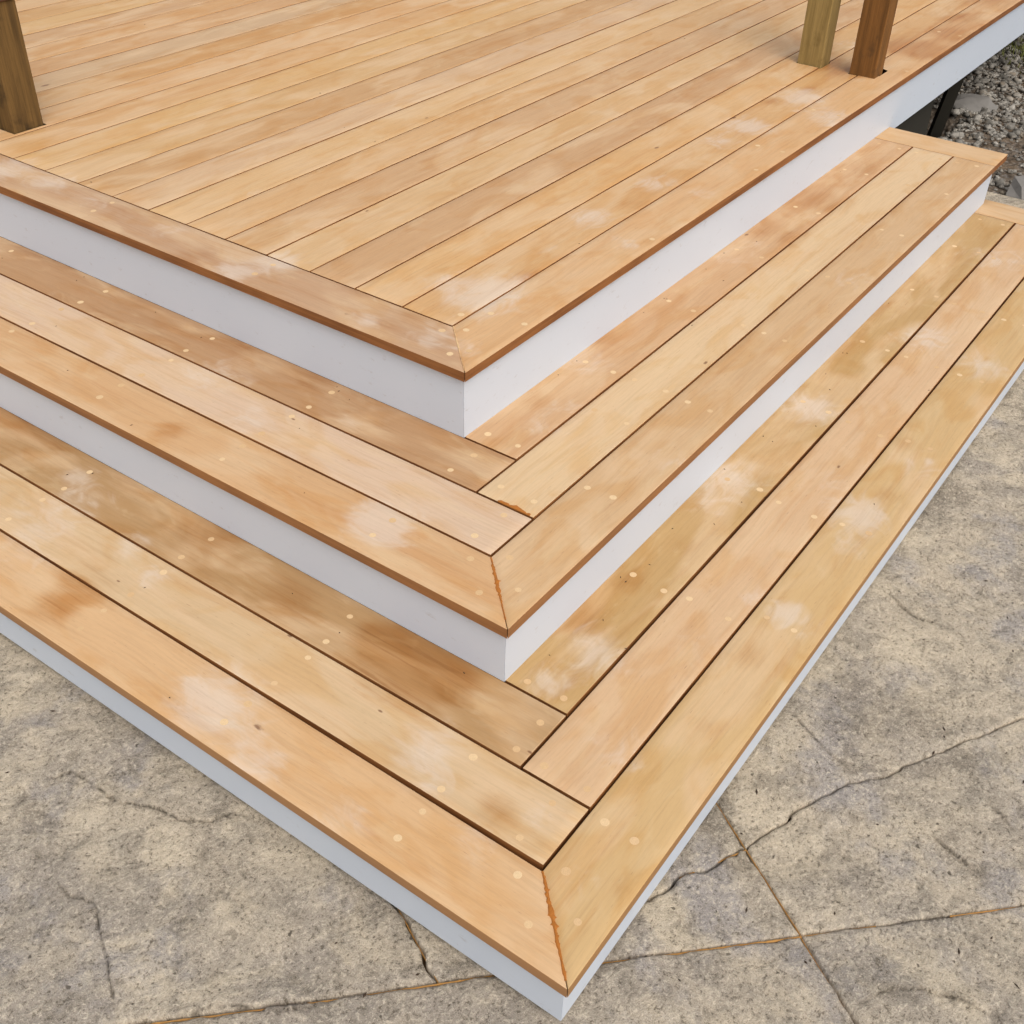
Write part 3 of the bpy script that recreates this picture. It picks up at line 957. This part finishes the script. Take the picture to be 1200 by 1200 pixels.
for si, poly in enumerate(STONES):
    pa = np.array(poly)
    area = 0.5 * np.sum(pa[:, 0] * np.roll(pa[:, 1], -1) - np.roll(pa[:, 0], -1) * pa[:, 1])
    if area < 0:
        pa = pa[::-1]
    # inset by the half joint
    e = np.roll(pa, -1, 0) - pa
    e /= np.linalg.norm(e, axis=1)[:, None] + 1e-12
    nrm = np.stack([-e[:, 1], e[:, 0]], -1)
    nv_ = nrm + np.roll(nrm, 1, 0)
    nv_ /= np.linalg.norm(nv_, axis=1)[:, None] + 1e-9
    jw = GAPS[si] * (1 + .8 * fbm(pa[:, 0], pa[:, 1], 60, 3, 50 + si))[:, None]
    rim = pa + nv_ * jw
    # interior points: fine where the picture looks, coarse elsewhere
    pts = []
    hs = .0075
    lo, hi = pa.min(0), pa.max(0)
    lo_f, hi_f = np.maximum(lo, (-.75, -.80)), np.minimum(hi, (2.7, 1.55))
    if (hi_f > lo_f).all():
        gx, gy = np.meshgrid(np.arange(lo_f[0], hi_f[0], hs), np.arange(lo_f[1], hi_f[1], hs))
        gx = gx + (np.arange(gx.shape[0]) % 2)[:, None] * hs * .5
        q = np.stack([gx.ravel(), gy.ravel()], -1)
        q = q + wiggle(len(q), si) * hs * .5
        hidden = (q[:, 0] > .06) & (q[:, 1] > .06)             # under the lowest step
        outview = (q[:, 0] + q[:, 1] < -.42) | (q[:, 1] < -.34 - .32 * q[:, 0] - .0) & (q[:, 0] > .75)
        q = q[~(hidden | outview)]
        pts.append(q)
    gx, gy = np.meshgrid(np.arange(lo[0], hi[0], .09), np.arange(lo[1], hi[1], .09))
    q = np.stack([gx.ravel(), gy.ravel()], -1) + .004
    if pts and len(pts[0]):
        cover = (q[:, 0] > -.75) & (q[:, 0] < 2.7) & (q[:, 1] > -.8) & (q[:, 1] < 1.55) & ~((q[:, 0] > .06) & (q[:, 1] > .06))
        q = q[~cover]
    pts.append(q)
    for c in CREASES:                                        # crisp lips along the creases
        c = np.array(c)
        t_ = np.gradient(c, axis=0)
        t_ /= np.linalg.norm(t_, axis=1)[:, None] + 1e-9
        nn = np.stack([-t_[:, 1], t_[:, 0]], -1)
        for k in (-.0042, -.0018, 0, .0018, .0042):
            pts.append(c + nn * k)
    q = np.concatenate(pts)
    ins = inside(q[:, 0], q[:, 1], [tuple(v) for v in pa])
    q = q[ins]
    # drop points too close to the rim
    keep = np.ones(len(q), bool)
    for s0 in range(0, len(q), 4000):
        blk = q[s0:s0 + 4000]
        dmin = np.full(len(blk), 9.0)
        for c0 in range(0, len(rim), 200):
            rr_ = rim[c0:c0 + 200]
            dmin = np.minimum(dmin, np.sqrt(((blk[:, None, :] - rr_[None]) ** 2).sum(-1)).min(1))
        keep[s0:s0 + 4000] = dmin > .0062
    q = q[keep]
    inner = rim + nv_ * .0032
    inner = inner[inside(inner[:, 0], inner[:, 1], [tuple(v) for v in rim])]
    allp = np.concatenate([rim, inner, q])
    n = len(rim)
    res = delaunay_2d_cdt([Vector(v) for v in allp], [], [list(range(n))], 1, 1e-6)
    vv = np.array([tuple(v) for v in res[0]])
    h, ck = relief(vv[:, 0].copy(), vv[:, 1].copy())
    dr = np.full(len(vv), 9.0)
    for s0 in range(0, len(vv), 4000):
        blk = vv[s0:s0 + 4000]
        for c0 in range(0, n, 200):
            dr[s0:s0 + 4000] = np.minimum(dr[s0:s0 + 4000], np.sqrt(((blk[:, None, :] - rim[c0:c0 + 200][None]) ** 2).sum(-1)).min(1))
    zt = PATIO_Z + h - .0022 * np.exp(-(dr / .0020) ** 2)
    zt = np.clip(zt, PATIO_Z - .0085, -.0105)
    verts = [(x, y, zz) for (x, y), zz in zip(vv, zt)]
    faces = [tuple(f) for f in res[2]]
    # skirt round the rim
    cnt = {}
    for f in faces:
        for i in range(len(f)):
            ed = (f[i], f[(i + 1) % len(f)])
            cnt[ed] = cnt.get(ed, 0) + 1
    bd = [ed for ed in cnt if (ed[1], ed[0]) not in cnt]
    mp = {}
    for u, v in bd:
        for k in (u, v):
            if k not in mp:
                mp[k] = len(verts)
                verts.append((vv[k][0], vv[k][1], PATIO_Z - .036))
    for u, v in bd:
        faces.append((v, u, mp[u], mp[v]))
    me = mesh('paving_stone', verts, faces, [M_STONE], smooth=True)
    at = me.attributes.new('crease', 'FLOAT', 'POINT')
    at.data.foreach_set('value', np.concatenate([ck, np.zeros(len(verts) - len(ck))]).astype(np.float32))
    link('paving_stone', me, PATIO)

# sand lying in the joints
for ln, sd in ((B_left2, 61), (B_left, 62), (A_mid, 63), (A_low, 64), (B_right, 65), (A_up, 66), (D_ln, 67), (C_left, 68)):
    n = min(len(ln) - 1, 60)
    for k in range(0, n, 12):
        q0, q1 = ln[k], ln[min(k + 12, n)]
        if sd in (64, 65, 68) and (k // 12) % 3 == 1: continue
        e_ = np.array(q1) - np.array(q0)
        if np.linalg.norm(e_) < .01: continue
        nr = np.array([-e_[1], e_[0]]) / np.linalg.norm(e_) * (-.0016 if sd in (61, 62) else .0008)
        s_o = ribbon('joint_sand', PATIO, tuple(np.array(q0) - nr), tuple(np.array(q1) - nr), PATIO_Z - .0070, .0019 if sd in (61, 62) else .0009, .0019 if sd in (61, 62) else .0009, M_SAND, sd + k, 0, 24)

# ------------------------------------------------------------------ ground, gravel, grass
def gz(x, y):
    pit = .30 * np.clip((y - .90) / .16, 0, 1) * np.clip((4.80 - x) / .12, 0, 1)   # hollow added to deepen the shade under the deck edge
    return -.055 - pit + .03 * fbm(x, y, .9, 3, 70) + .012 * fbm(x, y, 4.0, 3, 71)


gx = np.concatenate([[-60, -30, -12, -5], np.arange(-3.4, 3.8, .9), np.arange(3.87, 8.5, .06), [9, 11, 15, 25, 45, 70]])
gy = np.concatenate([[-60, -25, -9, -4], np.arange(-2.5, -1.0, .5), np.arange(-.8, 3.0, .06), [3.5, 5.5, 7, 10, 20, 40, 70]])
X, Y = np.meshgrid(gx, gy, indexing='ij')
Z = gz(X, Y)
Z = np.where((X < 3.88) & (Y > -4.5) & (Y < 6), -.14, Z)
idx = np.arange(X.size).reshape(X.shape)
F = [(idx[i, j], idx[i + 1, j], idx[i + 1, j + 1], idx[i, j + 1]) for i in range(len(gx) - 1) for j in range(len(gy) - 1)]
gr = link('ground', mesh('ground', np.stack([X, Y, Z], -1).reshape(-1, 3), F, [M_SOIL], smooth=True))
tag(gr, kind='structure')

# pebbles: rounded stones in one mesh, thousands of them
t_ = (1 + 5 ** .5) / 2
ico_v = np.array([(-1, t_, 0), (1, t_, 0), (-1, -t_, 0), (1, -t_, 0), (0, -1, t_), (0, 1, t_), (0, -1, -t_), (0, 1, -t_), (t_, 0, -1), (t_, 0, 1), (-t_, 0, -1), (-t_, 0, 1)])
ico_v /= np.linalg.norm(ico_v[0])
ico_f = [(0, 11, 5), (0, 5, 1), (0, 1, 7), (0, 7, 10), (0, 10, 11), (1, 5, 9), (5, 11, 4), (11, 10, 2), (10, 7, 6), (7, 1, 8), (3, 9, 4), (3, 4, 2), (3, 2, 6), (3, 6, 8), (3, 8, 9), (4, 9, 5), (2, 4, 11), (6, 2, 10), (8, 6, 7), (9, 8, 1)]
vs, fs, cache = list(map(tuple, ico_v)), [], {}


def mid(i, j):
    k = (min(i, j), max(i, j))
    if k not in cache:
        m = (np.array(vs[i]) + np.array(vs[j])) / 2
        vs.append(tuple(m / np.linalg.norm(m)))
        cache[k] = len(vs) - 1
    return cache[k]


for (i, j, k) in ico_f:
    x_, y_, w_ = mid(i, j), mid(j, k), mid(k, i)
    fs += [(i, x_, w_), (j, y_, x_), (k, w_, y_), (x_, y_, w_)]
SPH, SPHF = np.array(vs), np.array(fs)


def rock_points(rs, size, flat):
    sc = np.array([rs.uniform(.75, 1.35), rs.uniform(.7, 1.1), flat * rs.uniform(.7, 1.1)]) * size
    v = SPH * (1 + .22 * rs.randn(len(SPH), 1)) * sc
    a_ = rs.uniform(0, 6.28)
    R_ = np.array([[math.cos(a_), -math.sin(a_), 0], [math.sin(a_), math.cos(a_), 0], [0, 0, 1]])
    tl = rs.uniform(-.4, .4)
    R2 = np.array([[1, 0, 0], [0, math.cos(tl), -math.sin(tl)], [0, math.sin(tl), math.cos(tl)]])
    return v @ R2.T @ R_.T


rs = np.random.RandomState(5)
VV, FF, base_i = [], [], 0
n_p = 0
while n_p < 17000:
    x, y = rs.uniform(3.9, 7.6), rs.uniform(-.5, 1.9)
    dens = .75 + 1.2 * float(fbm(np.array(x), np.array(y), 1.6, 2, 90))
    if x < 4.3: dens *= .4
    if x < 4.8 and y > .95: continue
    if rs.rand() > dens:
        continue
    s = rs.choice([.005, .008, .011, .015, .023], p=[.34, .32, .2, .1, .04])
    v = rock_points(rs, s, .7) + np.array([x, y, float(gz(np.array(x), np.array(y))) + s * .35])
    VV.append(v)
    FF.append(SPHF + base_i)
    base_i += len(SPH)
    n_p += 1
me = mesh('gravel', np.concatenate(VV), np.concatenate(FF), [M_PEBBLE], smooth=True)
tag(link('gravel', me), 'loose grey pebbles over brown soil beside the deck', 'gravel', kind='stuff')

for (x, y, s, fl, lab) in ((4.95, .93, .10, .2, 'flat grey rock lying in the gravel beside the white deck fascia'),
                           (3.99, .36, .13, .25, 'broken grey slab on the soil past the end of the lowest step')):
    v = rock_points(rs, s, fl)
    o = link('flat_rock', mesh('flat_rock', v, SPHF, [M_ROCK]), None, (x, y, float(gz(np.array(x), np.array(y))) + .012))
    tag(o, lab, 'rock')

V, F = [], []
for i in range(1500):
    x, y = 6.15 + rs.randn() * .16, .84 + rs.randn() * .14
    if y > 1.2: continue
    h = rs.uniform(.015, .05)
    a_ = rs.uniform(0, 6.28)
    z0 = float(gz(np.array(x), np.array(y)))
    dx, dy = math.cos(a_), math.sin(a_)
    k = len(V)
    lean = rs.uniform(.2, .9) * h
    V += [(x - dy * .003, y + dx * .003, z0), (x + dy * .003, y - dx * .003, z0), (x + dx * lean * .4 + dy * .002, y + dy * lean * .4 - dx * .002, z0 + h * .6),
          (x + dx * lean * .4 - dy * .002, y + dy * lean * .4 + dx * .002, z0 + h * .6), (x + dx * lean, y + dy * lean, z0 + h)]
    F += [(k, k + 1, k + 2, k + 3), (k + 3, k + 2, k + 4)]
tag(link('grass', mesh('grass', V, F, [M_GRASS])), 'small green grass tuft among pebbles along the deck fascia', 'grass', kind='stuff')

# crumbs of bark and twig on the patio
V, F = [], []
for i in range(46):
    while True:
        x, y = rs.uniform(-.45, 1.5), rs.uniform(-.55, 1.2)
        if not (x > .0 and y > .0) and x + y > -.4: break
    L, w = rs.uniform(.003, .009), rs.uniform(.0012, .0026)
    a_ = rs.uniform(0, 6.28)
    zz = min(PATIO_Z + float(relief(np.array([x]), np.array([y]))[0][0]), -.0105)
    dx, dy = math.cos(a_), math.sin(a_)
    k = len(V)
    for (u, v, h) in ((-L, 0, 0), (0, -w, 0), (L, 0, 0), (0, w, 0), (0, 0, .0026)):
        V.append((x + dx * u - dy * v, y + dy * u + dx * v, zz + h))
    F += [(k, k + 1, k + 4), (k + 1, k + 2, k + 4), (k + 2, k + 3, k + 4), (k + 3, k, k + 4)]
for i in range(70):                                          # a few on the treads, most of them along the foot of a fascia
    tr = rs.choice([1, 2, 3], p=[.45, .35, .2])
    a, b, z = TIP[tr]
    if tr < 3:
        na, nb, nz = TIP[tr + 1]
        v = (na - a) - (rs.exponential(.02) if rs.rand() < .6 else rs.uniform(0, .4))
        if v < .02: continue
    else:
        v = rs.uniform(.02, 1.6)
    u = rs.uniform(.5, 2.6)
    x, y = (a + u, b + v) if rs.rand() < .5 else (a + v, b + u)
    L, w = rs.uniform(.0015, .0042), rs.uniform(.0007, .0016)
    a_ = rs.uniform(0, 6.28)
    dx, dy = math.cos(a_), math.sin(a_)
    k = len(V)
    for (p_, q_, h) in ((-L, 0, 0), (0, -w, 0), (L, 0, 0), (0, w, 0), (0, 0, .0014)):
        V.append((x + dx * p_ - dy * q_, y + dy * p_ + dx * q_, z + .0003 + h))
    F += [(k, k + 1, k + 4), (k + 1, k + 2, k + 4), (k + 2, k + 3, k + 4), (k + 3, k, k + 4)]
tag(link('debris', mesh('debris', V, F, [M_TWIG])), 'dark crumbs of bark scattered over stone patio and treads', 'debris', kind='stuff')
